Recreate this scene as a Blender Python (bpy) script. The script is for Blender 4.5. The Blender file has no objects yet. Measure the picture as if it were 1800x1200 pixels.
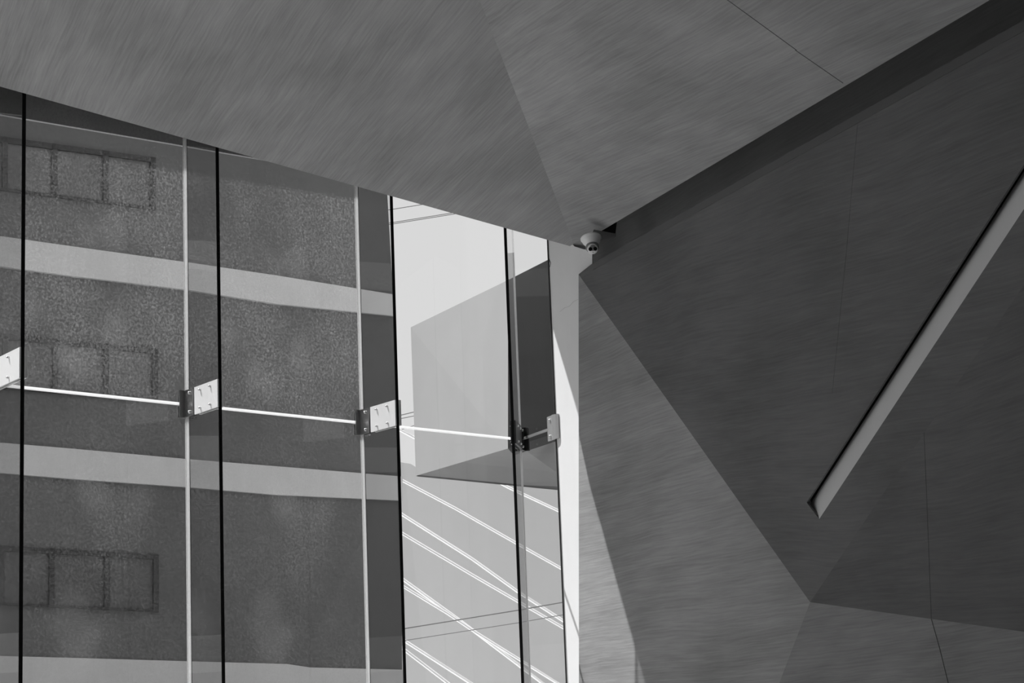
import bpy, bmesh, math, random
from mathutils import Vector, Matrix

# ------------------------------------------------------------------ camera
W, H, F = 1800.0, 1200.0, 3514.0
CAMZ = 1.6
up_c = Vector((158 - 900, 600 + 18400, -F)).normalized()      # world up seen from the camera
fw_c = Vector((0, 0, -1))
y_c = (fw_c - up_c * fw_c.dot(up_c)).normalized()             # world forward, horizontal
x_c = y_c.cross(up_c).normalized()
R = Matrix((x_c, y_c, up_c))                                  # camera -> world
cam_d = bpy.data.cameras.new('camera')
cam_d.sensor_width = 36.0
cam_d.lens = F / W * 36.0
cam_d.clip_start = 0.05
cam_d.clip_end = 500
cam = bpy.data.objects.new('camera', cam_d)
bpy.context.scene.collection.objects.link(cam)
cam.matrix_world = Matrix.Translation((0, 0, CAMZ)) @ R.to_4x4()
sc = bpy.context.scene
sc.camera = cam
CAM = Vector((0, 0, CAMZ))

# ------------------------------------------------------------------ light
sc.view_settings.view_transform = 'Standard'
sc.view_settings.look = 'None'
sc.view_settings.gamma = 1
sc.view_settings.use_curve_mapping = False
sc.view_settings.exposure = 0.0
wd = bpy.data.worlds.new('world')
sc.world = wd
wd.use_nodes = True
bg = wd.node_tree.nodes['Background']
bg.inputs[0].default_value = (1, 1, 1, 1)
bg.inputs[1].default_value = 0.74
sun_d = bpy.data.lights.new('sun', 'SUN')
sun_d.energy = 5.8
sun_d.angle = math.radians(0.55)
sun = bpy.data.objects.new('sun', sun_d)
sc.collection.objects.link(sun)
SUN_ELEV = math.radians(60)
sh = Vector((-0.95, 0.30, 0)).normalized()
SUN = Vector((sh.x * math.cos(SUN_ELEV), sh.y * math.cos(SUN_ELEV), math.sin(SUN_ELEV)))
sun.rotation_euler = SUN.to_track_quat('Z', 'Y').to_euler()

# ------------------------------------------------------------------ helpers
def ray(px, py):
    return (R @ Vector((px - W / 2, H / 2 - py, -F))).normalized()

def U(px, py, Y):                       # point on the sight line at forward distance Y
    d = ray(px, py)
    return CAM + d * (Y / d.y)

def PL(px, py, p, n):                   # point on a plane
    d = ray(px, py)
    return CAM + d * ((p - CAM).dot(n) / d.dot(n))

Z = Vector((0, 0, 1))

def empty(name, loc, label=None, cat=None, group=None):
    o = bpy.data.objects.new(name, None)
    o.empty_display_size = 0.1
    sc.collection.objects.link(o)
    o.location = loc
    tag(o, label, cat, group)
    return o

def tag(o, label=None, cat=None, group=None, kind=None):
    if label: o['label'] = label
    if cat: o['category'] = cat
    if group: o['group'] = group
    if kind: o['kind'] = kind
    return o

def origin_of(o):
    v = Vector((0, 0, 0))
    while o is not None:
        v += Vector(o.location)
        o = o.parent
    return v

def finish(name, bm, mat, parent=None, loc=None, smooth=False, recalc=True):
    if recalc:
        bmesh.ops.recalc_face_normals(bm, faces=bm.faces)
    me = bpy.data.meshes.new(name)
    if parent is not None:
        base = origin_of(parent)
        own = Vector((0, 0, 0))
    else:
        base = Vector(loc) if loc is not None else Vector((0, 0, 0))
        own = base
    bmesh.ops.translate(bm, verts=bm.verts, vec=-base)
    bm.to_mesh(me)
    bm.free()
    for m in (mat if isinstance(mat, list) else [mat]):
        me.materials.append(m)
    for p in me.polygons:
        p.use_smooth = smooth
    o = bpy.data.objects.new(name, me)
    sc.collection.objects.link(o)
    if parent is not None:
        o.parent = parent
    else:
        o.location = own
    return o

def prism(bm, pts, vec):
    """closed solid: polygon pts extruded by vec (a Vector or list of end points)"""
    ends = [p + vec for p in pts] if isinstance(vec, Vector) else vec
    a = [bm.verts.new(p) for p in pts]
    b = [bm.verts.new(p) for p in ends]
    n = len(a)
    bm.faces.new(a)
    bm.faces.new(b[::-1])
    for i in range(n):
        bm.faces.new((a[i], b[i], b[(i + 1) % n], a[(i + 1) % n]))
    return bm

def obox(bm, o, a, b, a0, a1, b0, b1, z0, z1):
    """box in the frame o, a, b, Z"""
    pts = [o + a * x + b * y + Z * z0 for x, y in ((a0, b0), (a1, b0), (a1, b1), (a0, b1))]
    return prism(bm, pts, Z * (z1 - z0))

def bevel(bm, off, seg=2):
    bmesh.ops.bevel(bm, geom=list(bm.edges), offset=off, segments=seg, affect='EDGES', profile=0.6)

def rounded_plate(bm, c, u, v, n, w, h, t, r, seg=5):
    """plate of w x h with rounded corners, thickness t along n"""
    pts = []
    for sx, sy, a0 in ((1, 1, 0), (-1, 1, 90), (-1, -1, 180), (1, -1, 270)):
        for k in range(seg + 1):
            a = math.radians(a0 + 90 * k / seg)
            pts.append(c + u * (sx * (w / 2 - r) + r * math.cos(a)) + v * (sy * (h / 2 - r) + r * math.sin(a)))
    return prism(bm, pts, n * t)

def lathe(bm, c, ax, prof, seg=32):
    """closed solid of revolution, prof = [(r, t)...] along ax from c"""
    ax = ax.normalized()
    u = ax.orthogonal().normalized()
    v = ax.cross(u)
    rings = []
    for r, t in prof:
        if r < 1e-6:
            rings.append([bm.verts.new(c + ax * t)])
        else:
            rings.append([bm.verts.new(c + ax * t + (u * math.cos(2 * math.pi * k / seg) + v * math.sin(2 * math.pi * k / seg)) * r) for k in range(seg)])
    for A, B in zip(rings, rings[1:]):
        for k in range(seg):
            k2 = (k + 1) % seg
            if len(A) == 1 and len(B) == 1: continue
            if len(A) == 1: bm.faces.new((A[0], B[k], B[k2]))
            elif len(B) == 1: bm.faces.new((A[k], B[0], A[k2]))
            else: bm.faces.new((A[k], B[k], B[k2], A[k2]))
    return bm

def tube(bm, pts, r, seg=8):
    rings = []
    for i, p in enumerate(pts):
        d = (pts[min(i + 1, len(pts) - 1)] - pts[max(i - 1, 0)]).normalized()
        u = d.cross(Z).normalized()
        v = d.cross(u)
        rings.append([bm.verts.new(p + (u * math.cos(2 * math.pi * k / seg) + v * math.sin(2 * math.pi * k / seg)) * r) for k in range(seg)])
    for A, B in zip(rings, rings[1:]):
        for k in range(seg):
            bm.faces.new((A[k], B[k], B[(k + 1) % seg], A[(k + 1) % seg]))
    bm.faces.new(rings[0][::-1])
    bm.faces.new(rings[-1])
    return bm

# ------------------------------------------------------------------ materials
def new_mat(name):
    m = bpy.data.materials.new(name)
    m.use_nodes = True
    nt = m.node_tree
    return m, nt, nt.nodes['Principled BSDF']

def g(v): return (v, v, v, 1)

def node(nt, t, **kw):
    n = nt.nodes.new(t)
    for k, v in kw.items(): setattr(n, k, v)
    return n

def mathn(nt, op, a, b=None, c=None):
    n = nt.nodes.new('ShaderNodeMath'); n.operation = op
    for i, x in enumerate((a, b, c)):
        if x is None: continue
        if isinstance(x, (int, float)): n.inputs[i].default_value = x
        else: nt.links.new(x, n.inputs[i])
    return n.outputs[0]

def noise(nt, vec, scale, detail=2.0, rough=0.5, mapscale=None):
    if mapscale is not None:
        mp = nt.nodes.new('ShaderNodeMapping')
        mp.inputs['Scale'].default_value = mapscale
        nt.links.new(vec, mp.inputs['Vector'])
        vec = mp.outputs[0]
    n = nt.nodes.new('ShaderNodeTexNoise')
    n.inputs['Scale'].default_value = scale
    n.inputs['Detail'].default_value = detail
    n.inputs['Roughness'].default_value = rough
    nt.links.new(vec, n.inputs['Vector'])
    return n.outputs[0]

def simple(name, v, rough=0.6, metal=0.0, spec=0.5, var=0.0, scale=8.0, mapscale=None):
    m, nt, b = new_mat(name)
    b.inputs['Base Color'].default_value = g(v)
    b.inputs['Roughness'].default_value = rough
    b.inputs['Metallic'].default_value = metal
    b.inputs['Specular IOR Level'].default_value = spec
    if var:
        tc = node(nt, 'ShaderNodeTexCoord')
        n = noise(nt, tc.outputs['Object'], scale, 4, 0.6, mapscale)
        val = mathn(nt, 'MULTIPLY_ADD', n, 2 * var * v, v - var * v)
        nt.links.new(val, b.inputs['Base Color'])
    return m

def brushed(name, v, contrast=1.0, rough=0.62):
    """trowelled concrete with fine long strokes along UV.x (UV in metres)"""
    m, nt, b = new_mat(name)
    uv = node(nt, 'ShaderNodeUVMap').outputs[0]
    n0 = noise(nt, uv, 1.0, 3, 0.5, (0.5, 0.9, 1))               # slow wave that bends the strokes
    mp = node(nt, 'ShaderNodeSeparateXYZ'); nt.links.new(uv, mp.inputs[0])
    v2 = mathn(nt, 'MULTIPLY_ADD', n0, 0.12, mp.outputs[1])
    cb = node(nt, 'ShaderNodeCombineXYZ')
    nt.links.new(mp.outputs[0], cb.inputs[0]); nt.links.new(v2, cb.inputs[1])
    cv = cb.outputs[0]
    fine = noise(nt, cv, 1.0, 5, 0.65, (2.2, 70, 1))
    mid = noise(nt, cv, 1.0, 3, 0.55, (0.9, 12, 1))
    big = noise(nt, uv, 1.0, 4, 0.5, (0.9, 1.6, 1))
    s = mathn(nt, 'MULTIPLY_ADD', mathn(nt, 'SUBTRACT', fine, 0.5), 0.60 * contrast,
        mathn(nt, 'MULTIPLY_ADD', mathn(nt, 'SUBTRACT', mid, 0.5), 0.30 * contrast,
        mathn(nt, 'MULTIPLY_ADD', mathn(nt, 'SUBTRACT', big, 0.5), 0.62 * contrast, 1.0)))
    nt.links.new(mathn(nt, 'MULTIPLY', s, v), b.inputs['Base Color'])
    b.inputs['Roughness'].default_value = rough
    b.inputs['Specular IOR Level'].default_value = 0.25
    bp = node(nt, 'ShaderNodeBump'); bp.inputs['Strength'].default_value = 0.25; bp.inputs['Distance'].default_value = 0.004
    nt.links.new(fine, bp.inputs['Height']); nt.links.new(bp.outputs[0], b.inputs['Normal'])
    return m

def plaster(name, v, var=0.06, crack=False):
    m, nt, b = new_mat(name)
    tc = node(nt, 'ShaderNodeTexCoord').outputs['Object']
    a = noise(nt, tc, 2.2, 5, 0.6)
    d = noise(nt, tc, 1.0, 3, 0.6, (5, 5, 0.8))
    s = mathn(nt, 'MULTIPLY_ADD', mathn(nt, 'SUBTRACT', a, 0.5), var * 2, mathn(nt, 'MULTIPLY_ADD', mathn(nt, 'SUBTRACT', d, 0.5), var * 1.6, 1.0))
    nt.links.new(mathn(nt, 'MULTIPLY', s, v), b.inputs['Base Color'])
    b.inputs['Roughness'].default_value = 0.8
    b.inputs['Specular IOR Level'].default_value = 0.2
    f = noise(nt, tc, 120, 3, 0.6)
    bp = node(nt, 'ShaderNodeBump'); bp.inputs['Strength'].default_value = 0.15; bp.inputs['Distance'].default_value = 0.004
    nt.links.new(f, bp.inputs['Height']); nt.links.new(bp.outputs[0], b.inputs['Normal'])
    return m

def stucco(name, v):
    m, nt, b = new_mat(name)
    tc = node(nt, 'ShaderNodeTexCoord').outputs['Object']
    a = noise(nt, tc, 0.5, 4, 0.6)
    f = noise(nt, tc, 28, 3, 0.7)
    s = mathn(nt, 'MULTIPLY_ADD', mathn(nt, 'SUBTRACT', a, 0.5), 0.5, mathn(nt, 'MULTIPLY_ADD', mathn(nt, 'SUBTRACT', f, 0.5), 0.35, 1.0))
    nt.links.new(mathn(nt, 'MULTIPLY', s, v), b.inputs['Base Color'])
    b.inputs['Roughness'].default_value = 0.9
    b.inputs['Specular IOR Level'].default_value = 0.1
    return m

def glass(name, trans, dust_sheen=0.0, refl=1.0, dust_scale=1.0):
    """thin architectural glass: clear passage, mirror share by angle, a dusty film that catches the sun, cloud reflections painted in"""
    m = bpy.data.materials.new(name); m.use_nodes = True
    nt = m.node_tree; nt.nodes.clear()
    out = node(nt, 'ShaderNodeOutputMaterial')
    tr = node(nt, 'ShaderNodeBsdfTransparent'); tr.inputs[0].default_value = g(trans)
    gl = node(nt, 'ShaderNodeBsdfGlossy'); gl.inputs['Roughness'].default_value = 0.0; gl.inputs[0].default_value = g(1)
    fr = node(nt, 'ShaderNodeFresnel'); fr.inputs[0].default_value = 1.45
    geo = node(nt, 'ShaderNodeNewGeometry')
    # one reflecting face only
    fac = mathn(nt, 'MULTIPLY', fr.outputs[0], mathn(nt, 'MULTIPLY', mathn(nt, 'SUBTRACT', 1.0, geo.outputs['Backfacing']), refl))
    mx = node(nt, 'ShaderNodeMixShader')
    nt.links.new(fac, mx.inputs[0]); nt.links.new(tr.outputs[0], mx.inputs[1]); nt.links.new(gl.outputs[0], mx.inputs[2])
    last = mx.outputs[0]
    if dust_sheen > 0:
        tc = node(nt, 'ShaderNodeTexCoord').outputs['Object']
        sp = noise(nt, tc, 62 * dust_scale, 1.5, 0.7)
        spc = mathn(nt, 'MAXIMUM', mathn(nt, 'MULTIPLY_ADD', sp, 9.0, -4.0), 0.0)
        pt = noise(nt, tc, 130, 1, 0.5)
        pts = mathn(nt, 'MULTIPLY', mathn(nt, 'GREATER_THAN', pt, 0.78), 4.0)
        lo = noise(nt, tc, 1.1, 3, 0.55)
        loc = mathn(nt, 'MAXIMUM', mathn(nt, 'MULTIPLY_ADD', lo, 2.4, -0.6), 0.3)
        st = noise(nt, tc, 1.0, 3, 0.6, (40, 40, 0.6))
        d = mathn(nt, 'MULTIPLY', mathn(nt, 'ADD', mathn(nt, 'MULTIPLY_ADD', spc, 0.75, mathn(nt, 'MULTIPLY_ADD', st, 0.45, mathn(nt, 'MAXIMUM', mathn(nt, 'MULTIPLY_ADD', noise(nt, tc, 1.5, 1, 0.4), 7.0, -3.9), 0.0))), pts), loc)  # broad noise blobs paint cloud reflections into the speckle mask
        d = mathn(nt, 'MINIMUM', mathn(nt, 'MULTIPLY', d, dust_sheen), 0.7)
        df = node(nt, 'ShaderNodeBsdfDiffuse'); df.inputs[0].default_value = g(0.8)
        tl = node(nt, 'ShaderNodeBsdfTranslucent'); tl.inputs[0].default_value = g(0.8)
        m2 = node(nt, 'ShaderNodeMixShader'); m2.inputs[0].default_value = 0.6
        nt.links.new(df.outputs[0], m2.inputs[1]); nt.links.new(tl.outputs[0], m2.inputs[2])
        m3 = node(nt, 'ShaderNodeMixShader')
        nt.links.new(d, m3.inputs[0]); nt.links.new(last, m3.inputs[1]); nt.links.new(m2.outputs[0], m3.inputs[2])
        last = m3.outputs[0]
    nt.links.new(last, out.inputs[0])
    return m

def translucent(name, v):
    m = bpy.data.materials.new(name); m.use_nodes = True
    nt = m.node_tree; nt.nodes.clear()
    out = node(nt, 'ShaderNodeOutputMaterial')
    a = node(nt, 'ShaderNodeBsdfDiffuse'); a.inputs[0].default_value = g(v)
    b = node(nt, 'ShaderNodeBsdfTranslucent'); b.inputs[0].default_value = g(v)
    mx = node(nt, 'ShaderNodeMixShader'); mx.inputs[0].default_value = 0.95
    nt.links.new(a.outputs[0], mx.inputs[1]); nt.links.new(b.outputs[0], mx.inputs[2]); nt.links.new(mx.outputs[0], out.inputs[0])
    return m

M = dict(
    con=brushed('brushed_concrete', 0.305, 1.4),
    con_dark=brushed('brushed_concrete_shaded', 0.125, 1.3),  # darker copy of the concrete, shade of the right facets put into the colour
    recess=simple('channel_lit', 0.60, 0.7, var=0.05, scale=3),  # light falling on the channel face is put into this pale colour
    white=plaster('white_plaster', 0.88, 0.05),
    black=simple('black_void', 0.02, 0.9),
    steel=simple('satin_steel', 0.72, 0.32, 1.0, var=0.06, scale=30),
    steel_dark=simple('dark_steel', 0.50, 0.32, 1.0, var=0.2, scale=12),
    steel_black=simple('blackened_steel', 0.16, 0.35, 1.0, var=0.2, scale=12),
    plate=simple('brushed_plate', 0.93, 0.55, 0.25, var=0.02, scale=60),
    seal=translucent('white_sealant', 0.92),
    edge=simple('glass_edge', 0.006, 0.5, spec=0.2),
    seal_dull=simple('grey_sealant', 0.30, 0.6),
    bracket=simple('grey_bracket', 0.45, 0.45, 0.4, var=0.06, scale=20),
    line=simple('dark_gasket', 0.05, 0.7),
    pane=glass('facade_glass', 0.95, 0.11),
    pane_low=glass('facade_glass_low', 0.95, 0.045),
    pane_clean=glass('facade_glass_clean', 0.975, 0.0015, 0.55),
    fin=glass('fin_glass', 0.88, 0.006),
    stucco=stucco('dark_stucco', 0.125),
    band=plaster('light_ledge', 0.62, 0.10),
    frame=simple('window_frame', 0.02, 0.6),
    wpane=simple('window_pane', 0.095, 0.15, var=0.5, scale=2.5),
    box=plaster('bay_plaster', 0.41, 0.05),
    box_shade=plaster('bay_plaster_shaded', 0.09, 0.08),  # darkened copy of the bay plaster, shade put into the colour
    far=plaster('pale_wall', 0.51, 0.03),
    wire=simple('white_cable', 0.98, 0.62, 0.8),
    dwire=simple('grey_cable', 0.20, 0.6),
    cam=simple('camera_plastic', 0.9, 0.35),
    lens=simple('lens_glass', 0.01, 0.08),
    floor=simple('floor_stone', 0.58, 0.5, var=0.1),
    ground=simple('pavement', 0.68, 0.9, var=0.1),
    back=simple('rear_concrete', 0.09, 0.8, var=0.1),
)

def streak_face(bm, pts, direction):
    """n-gon with UVs in metres, UV.x along direction"""
    uvl = bm.loops.layers.uv.verify()
    f = bm.faces.new([bm.verts.new(p) for p in pts])
    f.normal_update()
    n = f.normal
    u = (direction - n * direction.dot(n)).normalized()
    v = n.cross(u)
    for l in f.loops:
        l[uvl].uv = (l.vert.co.dot(u), l.vert.co.dot(v))
    return f

def plane_of(a, b, c):
    n = (b - a).cross(c - a).normalized()
    return a, n

def facet(name, pxs, pl, streak_px, mat, thick=0.12):
    """slab with its visible face on plane pl; outline in photo pixels; strokes along streak_px"""
    p, n = pl
    if (CAM - p).dot(n) < 0: n = -n
    pts = [PL(x, y, p, n) for x, y in pxs]
    s0, s1 = PL(streak_px[0], streak_px[1], p, n), PL(streak_px[2], streak_px[3], p, n)
    d = (s1 - s0).normalized()
    bm = bmesh.new()
    f = streak_face(bm, pts, d)
    f.normal_update()
    fn = f.normal.copy()
    if (CAM - p).dot(fn) < 0: f.normal_flip(); fn = -fn
    r = bmesh.ops.extrude_face_region(bm, geom=[f])
    vs = [e for e in r['geom'] if isinstance(e, bmesh.types.BMVert)]
    bmesh.ops.translate(bm, verts=vs, vec=-fn * thick)
    o = finish(name, bm, mat, loc=pts[0])
    tag(o, kind='structure')
    return o

# ------------------------------------------------------------------ glass wall frame
gd = ray(4238, 1120); gd.z = 0; gd.normalize()                # along the glass, to the right and away
gn_out = Vector((-gd.y, gd.x, 0))                             # to the street
J2 = U(328.5, 711, 13.5)
HJ = J2.z                                                     # height of the horizontal joint
def GP(px, py, off=0.0):                                      # on the glass plane, off metres to the street
    return PL(px, py, J2 + gn_out * off, gn_out)
J3 = GP(636, 745); J3.z = HJ
span = (J3 - J2).length
J1 = J2 - gd * span
J0 = J1 - gd * span * 6
J4 = GP(915, 772); J4.z = HJ
Wp = U(978, 755, 15.3); Wp.z = HJ
TOP, BOT = 6.19, 0.0
print('joints', J0, J1, J2, J3, J4, Wp, 'span', span, 'edge heights', GP(0, 152, -.6).z, GP(1005, 432, -.6).z)

# ------------------------------------------------------------------ ceiling
CE = -0.95                                                    # ceiling edge, metres inside the glass
eL = GP(-900, 152 - 900 * 0.279, CE); eR = GP(1011, 436, CE)
zc = (eL.z + eR.z) / 2
apex = GP(1011, 435, CE)
e0 = GP(0, 152, CE)
B1 = U(1740, 0, 8.5)
A_pt = U(843, 0, 10.6)
plA = plane_of(apex, e0, A_pt)
plB = plane_of(apex, A_pt, B1)
facet('ceiling', [(1011, 435), (0, 152), (-900, -99), (-900, -900), (620, -600), (843, 0)], plA, (300, 200, 420, 0), M['con'])
facet('ceiling', [(843, 0), (620, -600), (2600, -1200), (2400, -398.8), (1740, 0), (1045, 413), (1030, 439), (1011, 435)], plB, (1000, 250, 1250, 125), M['con'])
# a hairline joint across the right ceiling facet
bm = bmesh.new()
def PB(x, y): return PL(x, y, plB[0], plB[1])
nB = plB[1] if (CAM - plB[0]).dot(plB[1]) > 0 else -plB[1]
for a, b in (((1268, -8), (1400, 88)), ((1398, 88), (1482, 146))):
    pa, pb = PB(*a), PB(*b)
    s = nB.cross(pb - pa).normalized() * 0.0022
    prism(bm, [pa - s, pb - s, pb + s, pa + s], nB * 0.0015)
tag(finish('trim_7', bm, M['con_dark']), kind='structure')

# ------------------------------------------------------------------ faceted wall on the right
P0 = U(1017, 482, 14.92)
P0b = U(1041, 463, 14.8)
P1 = U(1424, 1058, 12.0)
CT = U(1800, 35, 8.9)
LB = U(1017, 1200, 14.94)
plC = plane_of(P0, P1, CT)
plF = plane_of(P0, LB, P1)
nC = plC[1] if (CAM - plC[0]).dot(plC[1]) > 0 else -plC[1]
def PC(x, y): return PL(x, y, plC[0], plC[1])
# crease C/D, ridge E/D
Cr = PC(1800, 500)
Ed = U(1800, 1110, 9.2)
plD = plane_of(P1, Cr, Ed)
Eb = U(1370, 1200, 11.6)
plE = plane_of(P1, Ed, Eb)
# slope helper for lines carried past the frame
def ext(a, b, x): return (x, a[1] + (b[1] - a[1]) * (x - a[0]) / (b[0] - a[0]))
X2, X3 = 2290, 1975
topC = ext((1041, 463), (1800, 35), X2)
topS = ext((1041, 463), (1800, 35), X3)
slotA = ext((1418, 883), (1800, 289), X3)
slotB = ext((1440, 912), (1800, 367), X3)
crX = ext((1424, 1058), (1800, 500), X2)
crS = ext((1424, 1058), (1800, 500), X3)
riX = ext((1424, 1058), (1800, 1110), X2)
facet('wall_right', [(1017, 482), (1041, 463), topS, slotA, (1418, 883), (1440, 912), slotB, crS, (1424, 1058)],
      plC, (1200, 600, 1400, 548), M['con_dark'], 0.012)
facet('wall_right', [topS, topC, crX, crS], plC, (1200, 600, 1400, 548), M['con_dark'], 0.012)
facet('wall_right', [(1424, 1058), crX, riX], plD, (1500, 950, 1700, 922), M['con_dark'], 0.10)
facet('wall_right', [(1424, 1058), riX, (X2, 1900), (1240, 1900), (1230, 1640), (1370, 1200)], plE, (1450, 1150, 1650, 1122), M['con'], 0.10)
facet('wall_right', [(1017, 482), (1424, 1058), (1370, 1200), (1230, 1640), (1018, 1640)], plF, (1100, 900, 1250, 862), M['con'], 0.05)

# recessed channel in the big facet
dep = 0.11
bm = bmesh.new()
uvl = bm.loops.layers.uv.verify()
def deep(x, y, d): return PC(x, y) + ray(x, y) * d
sp0 = PC(1440, 912); spn = (PC(1800, 367) - sp0).cross(deep(1424, 886, 0.14) - sp0).normalized()
q = [PC(*slotB), sp0, PL(1424, 886, sp0, spn), PL(slotA[0] + 7, slotA[1] + 1, sp0, spn)]
prism(bm, q, ray(1700, 600) * 0.03)
tag(finish('trim_1', bm, M['recess']), kind='structure')
bm = bmesh.new()  # black panel added behind the slot to stop light leaking through
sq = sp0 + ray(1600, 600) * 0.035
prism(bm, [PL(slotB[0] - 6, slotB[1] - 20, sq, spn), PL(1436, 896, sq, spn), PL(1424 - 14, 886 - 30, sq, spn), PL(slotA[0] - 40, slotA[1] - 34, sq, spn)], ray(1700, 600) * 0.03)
tag(finish('slot_blocker', bm, M['black']), kind='structure')
# small bolt holes along the upper lip of the channel
bm = bmesh.new()
for x, y in ((1757, 360), (1714, 427), (1538, 700)):
    lathe(bm, PL(x + 3, y + 2, sp0, spn) - ray(x, y) * .001, -spn if spn.dot(CAM - sp0) < 0 else spn, [(0, -.002), (.006, -.002), (.006, .004), (0, .004)], 12)
tag(finish('trim_2', bm, M['black']), kind='structure')

# set-back strip that rises behind the ceiling edge
sb = Vector((nC.x, nC.y, 0)).normalized() * -0.30
tA, tB = PC(1041, 463), PC(*topC)
m_ = PC(1075, 443.8)
bm = bmesh.new()
dirS = (tB - tA).normalized()
pA, pB = tA + sb - Z * 0.04 - dirS * 0.85, tB + sb - Z * 0.04
f = streak_face(bm, [pA, pB, pB + Z * 1.6, pA + Z * 1.6], dirS)
r = bmesh.ops.extrude_face_region(bm, geom=[f])
bmesh.ops.translate(bm, verts=[e for e in r['geom'] if isinstance(e, bmesh.types.BMVert)], vec=sb)
tag(finish('wall_upper', bm, brushed('brushed_concrete_strip', 0.24)), kind='structure')
# top lip of the big facet, closing the ledge between it and the strip
bm = bmesh.new()
prism(bm, [tA, tB, tB + sb * 1.2, tA + sb * 1.2], -Z * 0.05)
tag(finish('trim_3', bm, M['con_dark']), kind='structure')

# hairline joints in the lower facets
def seam(name, pl, pxs, w, mat):
    p, n = pl
    if (CAM - p).dot(n) < 0: n = -n
    bm = bmesh.new()
    q_ = [PL(x, y, p, n) for x, y in pxs]
    for a, b in zip(q_, q_[1:]):
        s_ = n.cross(b - a).normalized() * w
        prism(bm, [a - s_, b - s_, b + s_, a + s_], n * 0.001)
    tag(finish(name, bm, mat), kind='structure')
sm_ = simple('seam_grey', 0.085, 0.9)
seam('trim_9', plD, [(1624, 752), (1630, 900), (1637, 1086)], 0.0016, sm_)
seam('trim_10', plE, [(1637, 1087), (1652, 1140), (1668, 1205)], 0.0020, sm_)
seam('trim_11', plC, [(1508, 210), (1488, 440), (1463, 690)], 0.0010, simple('seam_faint', 0.115, 0.9))

# ------------------------------------------------------------------ white jamb wall at the end of the glass
wl0 = PL(963, 430, Wp, Vector((0, 1, 0)))
wdir = (U(1017, 760, 15.02) - U(978, 760, 15.3)); wdir.z = 0; wdir.normalize()
wn = Vector((-wdir.y, wdir.x, 0))
if wn.dot(CAM - Wp) < 0: wn = -wn
a_t = U(962, 380, 15.3); a_b = U(1004, 1300, 15.3)
def PWl(x, y): return PL(x, y, Wp, wn)
bm = bmesh.new()
pts = [PWl(960.5, 400), PWl(1000, 423), PWl(1010, 433), PWl(1018, 435.5), PWl(1026, 438), PWl(1041, 440), PWl(1041, 466), PWl(1019, 490), PWl(1019, 1420), PWl(1008, 1420)]
prism(bm, pts, Vector((0.03, 0.25, -0.12)))
o = finish('wall_end', bm, M['white'], loc=PWl(1010, 1420))
tag(o, kind='structure')

seam('trim_12', (Wp, wn), [(963, 449), (965.5, 456), (968, 462), (966.5, 469)], 0.0035, simple('crack_dark', 0.1, 0.9))
seam('trim_13', (Wp, wn), [(984, 548), (992, 541), (1001, 538), (1008, 530), (1016, 526)], 0.0012, simple('crack_pale', 0.6, 0.9))

# ------------------------------------------------------------------ glass panes
def pane(idx, a, b, z0, z1, mat, side_l=0.0, side_r=0.008, seal_v=True, seal_h=False, thick=0.012, hmat='seal', vw=0.022, gasket=True):
    d = (b - a); d.z = 0; L = d.length; d.normalize()
    n = Vector((-d.y, d.x, 0))
    o3 = Vector((a.x, a.y, 0))
    bm = bmesh.new()
    obox(bm, o3, d, n, side_l, L - side_r, -thick / 2, thick / 2, z0, z1)
    w = finish('window_%d' % idx, bm, M['pane_low' if (mat == 'pane' and z0 < 1) else mat], loc=Vector((a.x, a.y, z0)))
    tag(w, kind='structure')
    if seal_v:
        bm = bmesh.new()
        obox(bm, o3, d, n, L - vw / 2, L + vw / 2, -thick / 2 - .002, thick / 2 + .001, z0, z1)
        finish('sealant', bm, M['seal'], w)
        if gasket:
            bm = bmesh.new()
            obox(bm, o3, d, n, L + vw / 2, L + vw / 2 + .005, -thick / 2 - .003, thick / 2, z0, z1)
            finish('gasket', bm, M['line'], w)
    if seal_h:
        bm = bmesh.new()
        obox(bm, o3, d, n, side_l, L - 0.011, -thick / 2 - .003, thick / 2 + .002, z1 - .001, z1 + .017)
        finish('sealant', bm, M[hmat], w)
    return w

zj = HJ
bays = [(J0, J1, 'pane'), (J1, J2, 'pane'), (J2, J3, 'pane'), (J3, J4, 'pane_clean'), (J4, Wp, 'pane_clean')]
k = 1
for i, (a, b, mt) in enumerate(bays):
    last = i == 4
    pane(k, a, b, BOT, zj - 0.008, mt, side_l=0.012, side_r=0.003 if last else 0.012, seal_v=not last, seal_h=True, hmat='seal_dull' if last else 'seal', vw=0.024 if i < 3 else 0.008, gasket=i < 3)
    pane(k + 1, a, b, zj + 0.008, TOP, mt, side_l=0.012, side_r=0.003 if last else 0.012, seal_v=not last, vw=0.024 if i < 3 else 0.008, gasket=i < 3)
    k += 2
# dark joint line where the last pane meets the white wall
bm = bmesh.new()
wd_ = (J4 - Wp); wd_.z = 0; wd_.normalize()
obox(bm, Vector((Wp.x, Wp.y, 0)) + wn * 0.0, wd_, wn, -0.002, 0.003, 0.0, 0.012, 0, TOP)
tag(finish('trim_4', bm, M['line']), kind='structure')

# ------------------------------------------------------------------ fins and brackets
finVP = ray(-1470, 1385); finVP.z = 0; finVP.normalize()
near = -finVP                                                  # towards the room
FIN = 0.49
def near_len(J, px, py, d):
    """distance along d from J at which the point lands on column px"""
    best = None
    lo, hi = 0.1, 1.2
    n = ray(px, py - 100).cross(ray(px, py + 100))
    return -(J - CAM).dot(n) / d.dot(n)
fin_specs = []
for nm, J, px, py in (('J1', J1, 39.5, 690), ('J2', J2, 386.8, 690), ('J3', J3, 698.5, 720)):
    L = near_len(J, px, py, near)
    fin_specs.append((J, near, L))
n4 = U(902, 765, 15.5); n4.z = HJ
d4 = (n4 - J4).normalized()
fin_specs.append((J4, d4, (n4 - J4).length))
print('fin lengths', [s[2] for s in fin_specs])

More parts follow.
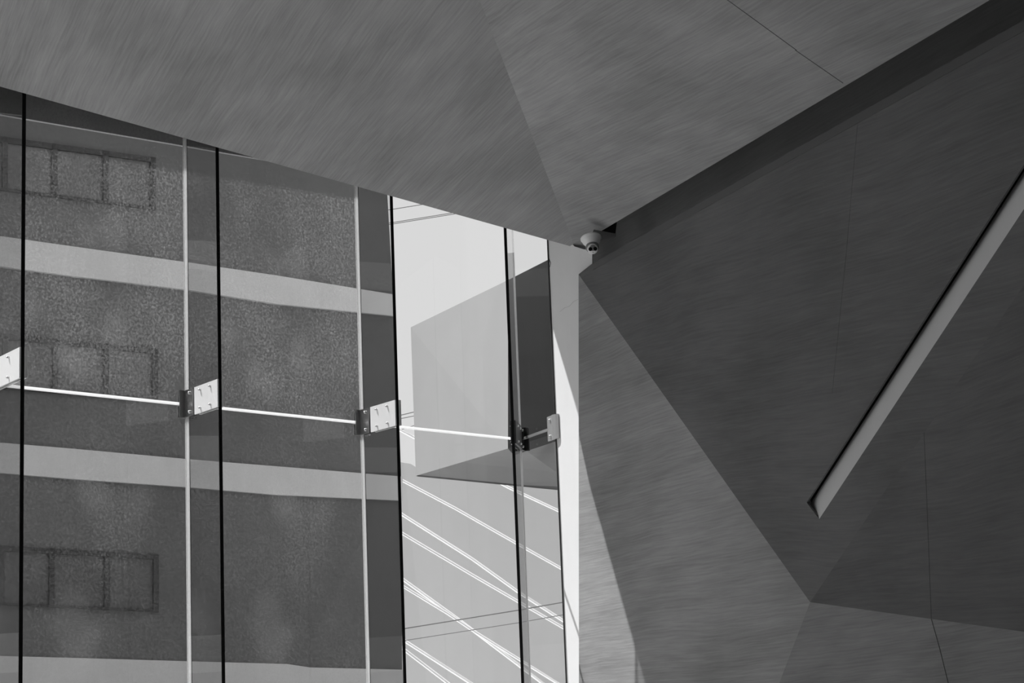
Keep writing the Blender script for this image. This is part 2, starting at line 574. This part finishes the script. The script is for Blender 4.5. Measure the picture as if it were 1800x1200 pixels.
fin_labels = [
    'clear glass fin at the far left, its black edge just inside the photo border',
    'clear glass fin with black edge between the two wide dusty panes',
    'clear glass fin with black edge where the striped apartment building ends',
    'narrow glass fin at the glass corner, in front of the projecting plaster bay',
]
br_labels = [
    'white steel bracket cut off by the left photo border, on the leftmost fin',
    'steel bracket with white plate and dark clamp on the second fin from left',
    'steel bracket with white plate next to bright sky gap, on the third fin',
    'dark steel bracket seen nearly edge on, at the glass corner before the bay',
]
def bolt(bm, p, n, r=0.0085, l=0.018):
    lathe(bm, p - n * 0.002, n, [(0, 0), (r, 0), (r, l * .55), (r * .8, l * .8), (r * .35, l), (0, l)], 16)

for i, (J, d, L) in enumerate(fin_specs):
    b = Vector((d.y, -d.x, 0))                                 # sideways
    if b.dot(Vector((-1, 0, 0))) < 0: b = -b                   # b points to the photo's left
    o3 = Vector((J.x, J.y, 0))
    t = 0.010
    f = empty('glass_fin', o3, fin_labels[i], 'glass fin', 'vertical glass fins')
    bm = bmesh.new(); obox(bm, o3, d, b, 0.012, L - 0.003, -t, t, 0, 6.18)
    finish('fin_blade', bm, M['fin'], f)
    bm = bmesh.new(); obox(bm, o3, d, b, L - 0.003, L + 0.002, -t * 1.15, t * 1.15, 0, 6.18)
    tag(finish('polished_edge', bm, M['edge'], f), label='black edge of the fin')
    # bracket
    c = J.copy()
    br = empty('glass_bracket', c, br_labels[i], 'bracket', 'steel brackets on the glass joint')
    hh = 0.093
    if i < 3:
        p0, p1 = 0.165, L + 0.004
    else:
        p0, p1 = 0.10, L + 0.004
    for s in (1, -1):
        bm = bmesh.new()
        cc = c + d * ((p0 + p1) / 2) + b * (s * (t + 0.001))
        rounded_plate(bm, cc + d * (0.008 if s == -1 else 0), d, Z, b * s, p1 - p0, 2 * hh, 0.009 if s == 1 else 0.014, 0.002, 2)
        pl_ = finish('fin_plate', bm, M['plate'] if i < 3 else M['steel_black'], br)
        if i < 3 and s == 1: tag(pl_, label='white face plate with four bolts')
        for u_, z_ in ((.27, .72), (.27, -.72), (.70, .72), (.70, -.72)):
            bm = bmesh.new()
            pp = c + d * (p0 + (p1 - p0) * u_) + Z * (z_ * hh * 0.92) + b * (s * (t + 0.010))
            bolt(bm, pp, b * s, 0.009, 0.019)
            finish('bolt', bm, M['steel'], pl_, smooth=True)
    # bent steel angle between glass and fin
    for s in (1, -1):
        bm = bmesh.new()
        ins = d * 0.010
        o5 = c + ins
        # L profile swept vertically
        gl = (-gd if s == 1 else gd) if i < 3 else (b * s + d * 0.25).normalized()
        w1, w2, th = 0.062, (0.125 if i < 3 else 0.07), 0.009
        prof = [o5 + b * s * (t + .001), o5 + b * s * (t + .001) + d * w2, o5 + b * s * (t + .001 + th) + d * w2,
                o5 + b * s * (t + .001 + th + .004) + d * (th + 0.012), o5 + b * s * (t + .001 + th + .012) + d * th,
                o5 + gl * (w1 + .01) + d * th, o5 + gl * (w1 + .01)]
        prism(bm, [p - Z * hh for p in prof], Z * 2 * hh)
        bmesh.ops.bevel(bm, geom=[e for e in bm.edges if abs(e.verts[0].co.z - e.verts[1].co.z) < 1e-6], offset=0.003, segments=2, affect='EDGES')
        an = finish('pane_clamp', bm, M['steel_dark' if i < 3 else 'steel_black'], br)
        for z_ in (.70, -.70):
            bm = bmesh.new()
            bolt(bm, o5 + d * (w2 * .68) + b * s * (t + th + .001) + Z * z_ * hh, b * s, 0.011, 0.018)
            finish('bolt', bm, M['steel'], an, smooth=True)
    # outer patch plate on the street side
    bm = bmesh.new()
    rounded_plate(bm, c - d * 0.016, gd if i < 3 else b, Z, -d, 0.14, 2 * hh, 0.010, 0.004, 3)
    finish('outer_plate', bm, M['steel' if i < 3 else 'steel_black'], br)

# bracket on the white wall
wb = empty('wall_bracket', Wp, 'grey steel wall bracket with two bolts holding the last pane to the white wall', 'bracket')
bd = wd_                                                       # along the pane, away from the wall
bn = Vector((bd.y, -bd.x, 0))
if bn.dot(CAM - Wp) < 0: bn = -bn
bm = bmesh.new()
hh = 0.095
prof = [Wp + bd * 0.135 + bn * .008, Wp + bd * 0.135 + bn * .017, Wp + bd * .03 + bn * .020, Wp + bd * .012 + bn * .03 , Wp + wdir * .03 + wn * .022,
        Wp + wdir * .05 + wn * .012, Wp + wdir * .05 + wn * .002, Wp + bd * .004 + bn * .008]
prism(bm, [p - Z * hh for p in prof], Z * 2 * hh)
an = finish('angle_plate', bm, M['bracket'], wb)
for z_ in (.66, -.66):
    bm = bmesh.new(); bolt(bm, Wp + bd * .07 + bn * .019 + Z * z_ * hh, bn, 0.010, 0.016)
    finish('bolt', bm, M['steel'], wb, smooth=True)

# ------------------------------------------------------------------ street-side lintel over the glass
bm = bmesh.new()
def Lp(px, off):
    p = GP(px, 196 + 0.172 * px, 0.03)
    return Vector((p.x, p.y, p.z)) + gn_out * (off - 0.03)
xs = [-1100, 0, 326, 640, 715]
lo_i = [Lp(x, 0.03) for x in xs]; 
for x in (800, 960):  # hidden right end raised to shape the sun's edge on the jamb wall
    p = Lp(x, 0.03); p.z = 6.02; lo_i.append(p)
pts = lo_i + [Vector((p.x, p.y, 6.2)) for p in reversed(lo_i)]
prism(bm, [p + gn_out * 0.055 for p in pts], gn_out * 0.03)
tag(finish('trim_5', bm, simple('lintel_stone', 0.42, 0.8, var=.05)), kind='structure')
# lintel return over the last pane
bm = bmesh.new()
# roof slab above the ceiling, closing the room
roof = [J0 - gd * 3 + gn_out * .085, J4 + gn_out * .085, Wp + Vector((.3, .1, 0)), Vector((9, 16, 0)), Vector((9, -4, 0)), Vector((-17, -4, 0))]
prism(bm, [Vector((p.x, p.y, 6.2)) for p in roof], Z * 0.3)
tag(finish('roof', bm, M['back']), kind='structure')

# ------------------------------------------------------------------ rest of the room, behind and beside the camera
def wallseg(name, a, b, z0, z1, mat, th=0.2, side=1):
    d = (b - a); d.z = 0; L = d.length; d.normalize(); n = Vector((-d.y, d.x, 0)) * side
    bm = bmesh.new(); obox(bm, Vector((a.x, a.y, 0)), d, n, 0, L, 0, th, z0, z1)
    tag(finish(name, bm, M['pane_low' if (mat == 'pane' and z0 < 1) else mat], loc=Vector((a.x, a.y, z0))), kind='structure')
wallseg('wall_left', J0 - gd * 3, J0, 0, 6.2, 'back')
wallseg('wall_back', Vector((-17, -4, 0)), Vector((9, -4, 0)), 0, 6.2, 'back', side=-1)
wallseg('wall_side', Vector((9, -4, 0)), Vector((9, 16, 0)), 0, 6.2, 'back', side=-1)
wallseg('wall_far', Vector((9, 16.2, 0)), Vector((.75, 16.2, 0)), 0, 6.2, 'back', side=-1)
bm = bmesh.new()
prism(bm, [Vector((p.x, p.y, 0)) for p in roof], -Z * 0.2)
tag(finish('floor', bm, M['floor']), kind='structure')
bm = bmesh.new()
prism(bm, [Vector((-80, -40, -.21)), Vector((80, -40, -.21)), Vector((80, 90, -.21)), Vector((-80, 90, -.21))], -Z * 0.2)
tag(finish('ground', bm, M['ground']), kind='structure')

# ------------------------------------------------------------------ security camera
sc_p = U(1039, 420, 14.2)
px_m = F / 14.2
S = 1 / px_m
camt = empty('security_camera', sc_p, 'small white dome security camera with two dark lenses under the ceiling corner', 'security camera')
vdir = (CAM - sc_p).normalized()
rt = vdir.cross(Z).normalized() * -1
if rt.dot(ray(1100, 418) - ray(1000, 418)) < 0: rt = -rt
ax = (Z * 0.92 + rt * -0.10 - vdir * 0.30).normalized()
bm = bmesh.new()
lathe(bm, sc_p + ax * 4 * S, -ax, [(0, 0), (17.5 * S, 0), (19 * S, 1.5 * S), (19 * S, 3.5 * S), (17.5 * S, 5 * S), (17.2 * S, 6 * S), (16.2 * S, 9.5 * S), (13.0 * S, 14 * S), (11.5 * S, 17 * S), (0, 17.5 * S)], 48)
base = finish('mount_base', bm, M['cam'], camt, smooth=True)
bm = bmesh.new()
bc = sc_p - ax * 17 * S + vdir * 1 * S
bmesh.ops.create_uvsphere(bm, u_segments=40, v_segments=20, radius=12.0 * S, matrix=Matrix.Translation(bc))
finish('ball_collar', bm, simple('camera_collar_grey', 0.28, 0.4), camt, smooth=True)  # collar in a plain darker grey than the housing
look = (vdir * 0.94 - Z * 0.12 + rt * 0.05).normalized()
bm = bmesh.new()
hc = bc - Z * 2.0 * S
lathe(bm, hc - look * 3 * S, look, [(0, 0), (9.6 * S, 0), (9.8 * S, 10 * S), (9.2 * S, 12 * S), (8.4 * S, 12.8 * S), (0, 13 * S)], 40)
head = finish('camera_head', bm, M['cam'], camt, smooth=True)
lu = rt - look * rt.dot(look); lu.normalize(); lv = look.cross(lu)
if lv.z < 0: lv = -lv
for s in (-1, 1):
    bm = bmesh.new()
    lathe(bm, hc + look * 12.3 * S + lu * (s * 4.4 * S) + lv * 0.3 * S, look, [(0, 0), (3.5 * S, 0), (3.5 * S, 0.9 * S), (2.6 * S, 0.7 * S), (0, 1.3 * S)], 24)
    finish('lens', bm, M['lens'], head, smooth=True)
bm = bmesh.new()
lathe(bm, hc + look * 12.6 * S - lv * 5.8 * S, look, [(0, 0), (0.7 * S, 0), (0.7 * S, 0.4 * S), (0, 0.4 * S)], 12)
finish('microphone_hole', bm, M['lens'], head)

# little soffit that carries the camera, and a black sheet for the shade in the opening beside it
bm = bmesh.new()
s0 = [U(1036, 427, 14.32), U(1044, 408, 14.3), U(1083, 415, 14.25), U(1052, 440, 14.32)]
prism(bm, s0, Z * 0.02)
tag(finish('trim_6', bm, M['con_dark']), kind='structure')
bm = bmesh.new()
s1 = [U(1040, 412, 14.37), U(1085, 386, 14.37), U(1081, 417, 14.37)]
prism(bm, s1, (s1[0] - CAM).normalized() * 0.02)
tag(finish('trim_8', bm, M['black']), kind='structure')

# ------------------------------------------------------------------ apartment building across the street
fa = U(0, 800, 20.0); fb = U(690, 800, 23.6)
fd = (fb - fa); fd.z = 0; fd.normalize()
fn = Vector((fd.y, -fd.x, 0))
if fn.dot(CAM - fa) < 0: fn = -fn
def FP(x, y, off=0.0): return PL(x, y, fa + fn * off, fn)
ab = empty('apartment_building', Vector((fb.x, fb.y, -.21)), 'dark rendered apartment building with pale ledges and strip windows across the street', 'building')
bm = bmesh.new()
pe = [FP(670, 100), FP(681, 345), FP(698, 640), FP(705, 830), FP(707, 1200)]
low = Vector((pe[-1].x, pe[-1].y, -.21))
topz = 8.1
left0 = fa - fd * 9
outline = [Vector((pe[0].x, pe[0].y, topz))] + pe + [low, Vector((left0.x, left0.y, -.21)), Vector((left0.x, left0.y, topz))]
prism(bm, outline, -fn * 5)
finish('wall', bm, M['stucco'], ab)
# ledges
def ledge(tops, bots, off=0.05):
    bm = bmesh.new()
    tp = [FP(x, y) for x, y in tops]; bt = [FP(x, y) for x, y in bots]
    tp = [tp[0] - (tp[1] - tp[0]) * 6] + tp
    bt = [bt[0] - (bt[1] - bt[0]) * 6] + bt
    prism(bm, tp + bt[::-1], fn * off)
    return finish('ledge', bm, M['band'], ab)
ledge([(0, 417), (120, 434), (330, 463), (480, 485), (690, 519)], [(0, 470), (120, 486), (330, 511), (480, 535), (690, 556)])
ledge([(0, 779), (120, 789), (330, 808), (480, 820), (703, 838)], [(0, 832), (120, 842), (330, 857), (480, 870), (703, 880)])
ledge([(0, 1153), (150, 1157), (320, 1162), (500, 1167), (540, 1173), (707, 1177)], [(0, 1220), (150, 1222), (320, 1225), (500, 1228), (540, 1230), (707, 1232)])
bm = bmesh.new()
prism(bm, [FP(-500, -300), FP(0, 60), FP(0, 196), FP(-500, 110)], fn * 0.02); bm.free()
# windows: outer frame with mullions, three panes each seen from here
def bwin(tl, tr, brr, bl, xm):
    def lerp(a, b, t): return (a[0] + (b[0] - a[0]) * t, a[1] + (b[1] - a[1]) * t)
    def tp(x): t = (x - tl[0]) / (tr[0] - tl[0]); return lerp(tl, tr, t)
    def bt(x): t = (x - bl[0]) / (brr[0] - bl[0]); return lerp(bl, brr, t)
    bm = bmesh.new()
    fwt, fwb, fws = 12, 5, 9
    def bar(p):
        prism(bm, [FP(*q_) for q_ in p], fn * 0.035)
    xl, xr = tl[0], tr[0]
    a, b_ = tp(xl), tp(xr); bar([a, b_, (b_[0], b_[1] + fwt * .7), (a[0], a[1] + fwt)])
    a, b_ = bt(xl), bt(xr); bar([(a[0], a[1] - fwb), (b_[0], b_[1] - fwb), b_, a])
    cols = [xr - fws] + xm + [xl]
    for x in cols:
        w = fws if x != xr - fws else fws
        bar([tp(x), tp(x + w), bt(x + w), bt(x)])
    w_ = finish('window', bm, M['frame'], ab)
    xs_ = sorted(cols)
    for x0, x1 in zip(xs_, xs_[1:]):
        bm = bmesh.new()
        prism(bm, [FP(*tp(x0 + fws)), FP(*tp(x1)), FP(*bt(x1)), FP(*bt(x0 + fws))], fn * 0.008)
        finish('pane', bm, M['wpane'], w_)
bwin((-260, 205), (271, 278), (271, 370), (-260, 302), [-90, 2, 89, 179])
bwin((-260, 560), (275, 614), (275, 705), (-260, 664), [-90, 2, 90, 180])
bwin((-260, 943), (276, 975), (276, 1076), (-260, 1052), [-90, -4, 84, 181])

# ------------------------------------------------------------------ projecting plaster bay behind the clear pane
bay = empty('plaster_bay', U(731, 836, 19.5), 'pale plaster box projecting high over the street, with a shaded side behind the glass corner', 'building')
TL, BL = U(722, 575, 19.5), U(731, 836, 19.5)
KT, KB = U(893, 492, 17.8), U(893, 788, 17.8)
RT, RB = U(972, 452, 18.8), U(992, 756, 18.8)
FB_ = U(1000, 862, 20.6)
bm = bmesh.new()
prism(bm, [TL, BL, KB, KT], [p + (p - CAM).normalized() * .3 for p in (TL, BL, KB, KT)])
finish('front_wall', bm, M['box'], bay)
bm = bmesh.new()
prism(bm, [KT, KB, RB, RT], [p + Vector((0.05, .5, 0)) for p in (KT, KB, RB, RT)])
tag(finish('side_wall', bm, M['box_shade'], bay), label='shaded side wall of the bay')
bm = bmesh.new()
prism(bm, [BL, KB, RB, FB_], [p + Z * .1 for p in (BL, KB, RB, FB_)])
finish('underside', bm, M['box'], bay)
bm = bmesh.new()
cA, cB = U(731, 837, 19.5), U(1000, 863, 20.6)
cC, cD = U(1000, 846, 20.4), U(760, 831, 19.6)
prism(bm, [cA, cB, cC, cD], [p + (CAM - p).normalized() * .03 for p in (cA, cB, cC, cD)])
tag(finish('edge_band', bm, simple('edge_band_dark', 0.2, 0.9, var=0.2), bay), label='dark band along the lower edge')  # darker strip along the lower edge of the underside

# stem that carries the bay, behind the jamb wall
bm = bmesh.new()
st = U(1010, 760, 19.5)
prism(bm, [Vector((st.x + .1, 18.9, -.21)), Vector((st.x + 2, 18.9, -.21)), Vector((st.x + 2, 22, -.21)), Vector((st.x + .1, 22, -.21))], Z * 6.2)
finish('stem_wall', bm, M['box'], bay)

# pale wall far behind
bm = bmesh.new()
q = [U(640, 806, 37), U(704, 812, 37), U(722, 815, 37), U(735, 823, 37), U(1300, 845, 37)]
q += [Vector((q[-1].x, 37, -.21)), Vector((q[0].x, 37, -.21))]
prism(bm, q, Vector((0, 3, 0)))
tag(finish('far_building', bm, M['far'], loc=q[-1]), 'plain pale building far behind the slanting white cables', 'building')

# ------------------------------------------------------------------ cables
def cable(pts, Y, r, mat, label, group):
    Ys = Y if isinstance(Y, (list, tuple)) else [Y] * len(pts)
    ps = [U(x, y, yy) for (x, y), yy in zip(pts, Ys)]
    bm = bmesh.new(); tube(bm, ps, r)
    o = finish('overhead_cable', bm, M[mat], loc=ps[0], smooth=True)
    tag(o, label, 'cable', group)
WG, GG = 'white cables slanting down behind the clear pane', 'thin grey cables'
def carry(pts, xa, xb):
    a = ext(pts[0], pts[1], xa); b = ext(pts[-2], pts[-1], xb)
    return [a] + pts + [b]
cable(carry([(704, 756), (895, 857), (983, 898)], 560, 1100), 31, .023, 'wire', 'topmost white cable, partly hidden by the plaster bay', WG)
cable(carry([(707, 844), (800, 893), (907, 954), (987, 999)], 560, 1100), 30, .022, 'wire', 'lone white cable just below the plaster bay', WG)
cable(carry([(707, 904), (830, 982), (911, 1040), (992, 1092)], 560, 1100), 30.5, .024, 'wire', 'upper cable of the pair in the middle of the clear pane', WG)
cable(carry([(707, 937), (830, 1010), (911, 1057), (992, 1104)], 560, 1100), 29.5, .022, 'wire', 'lower cable of the pair in the middle of the clear pane', WG)
cable(carry([(710, 1019), (807, 1089), (915, 1171)], 560, 1100), 30.3, .024, 'wire', 'steeper of the two white cables that cross each other', WG)
cable(carry([(710, 1031), (787, 1078), (833, 1109), (915, 1160)], 560, 1100), 29.7, .021, 'wire', 'flatter of the two white cables that cross each other', WG)
cable(carry([(713, 1127), (827, 1200)], 560, 1100), 30, .024, 'wire', 'second lowest white cable, leaving through the bottom photo border', WG)
cable(carry([(714, 1144), (787, 1200)], 560, 1100), 29.4, .024, 'wire', 'lowest white cable, nearest to the bottom of the third fin', WG)
cable(carry([(713, 1104), (911, 1072), (990, 1058)], 500, 1200), 28, .009, 'dwire', 'upper dark cable crossing over the white ones', GG)
cable(carry([(714, 1125), (912, 1094), (985, 1081)], 500, 1200), 28.2, .006, 'dwire', 'lower and fainter dark cable crossing over the white ones', GG)
cable(carry([(688, 368), (738, 360)], 500, 1300), 28, .006, 'dwire', 'single grey cable highest in the sky gap', GG)
cable(carry([(690, 391), (795, 374)], 500, 1300), 28, .006, 'dwire', 'upper of two close grey cables under the ceiling edge', GG)
cable(carry([(690, 393.5), (795, 376.5)], 500, 1300), 28.3, .006, 'dwire', 'lower of two close grey cables under the ceiling edge', GG)
cable(carry([(702, 730), (727, 724)], 500, 1100), 31, .008, 'dwire', 'grey cable beside the third bracket, running behind the bay', GG)
cable(carry([(702, 736), (727, 731)], 500, 1100), 31, .006, 'dwire', 'faint grey cable just below its twin at the third bracket', GG)
cable(carry([(711, 753), (727, 748)], 500, 1100), 31, .006, 'dwire', 'short grey cable directly above the topmost white cable', GG)

for nm, x, y, pl in (('B@1060,405', 1060, 405, plB), ('C top@1060', 1060, 452, plC), ('B@1740', 1740, 0, plB), ('C top@1740', 1740, 69, plC)):
    print(nm, PL(x, y, *pl))
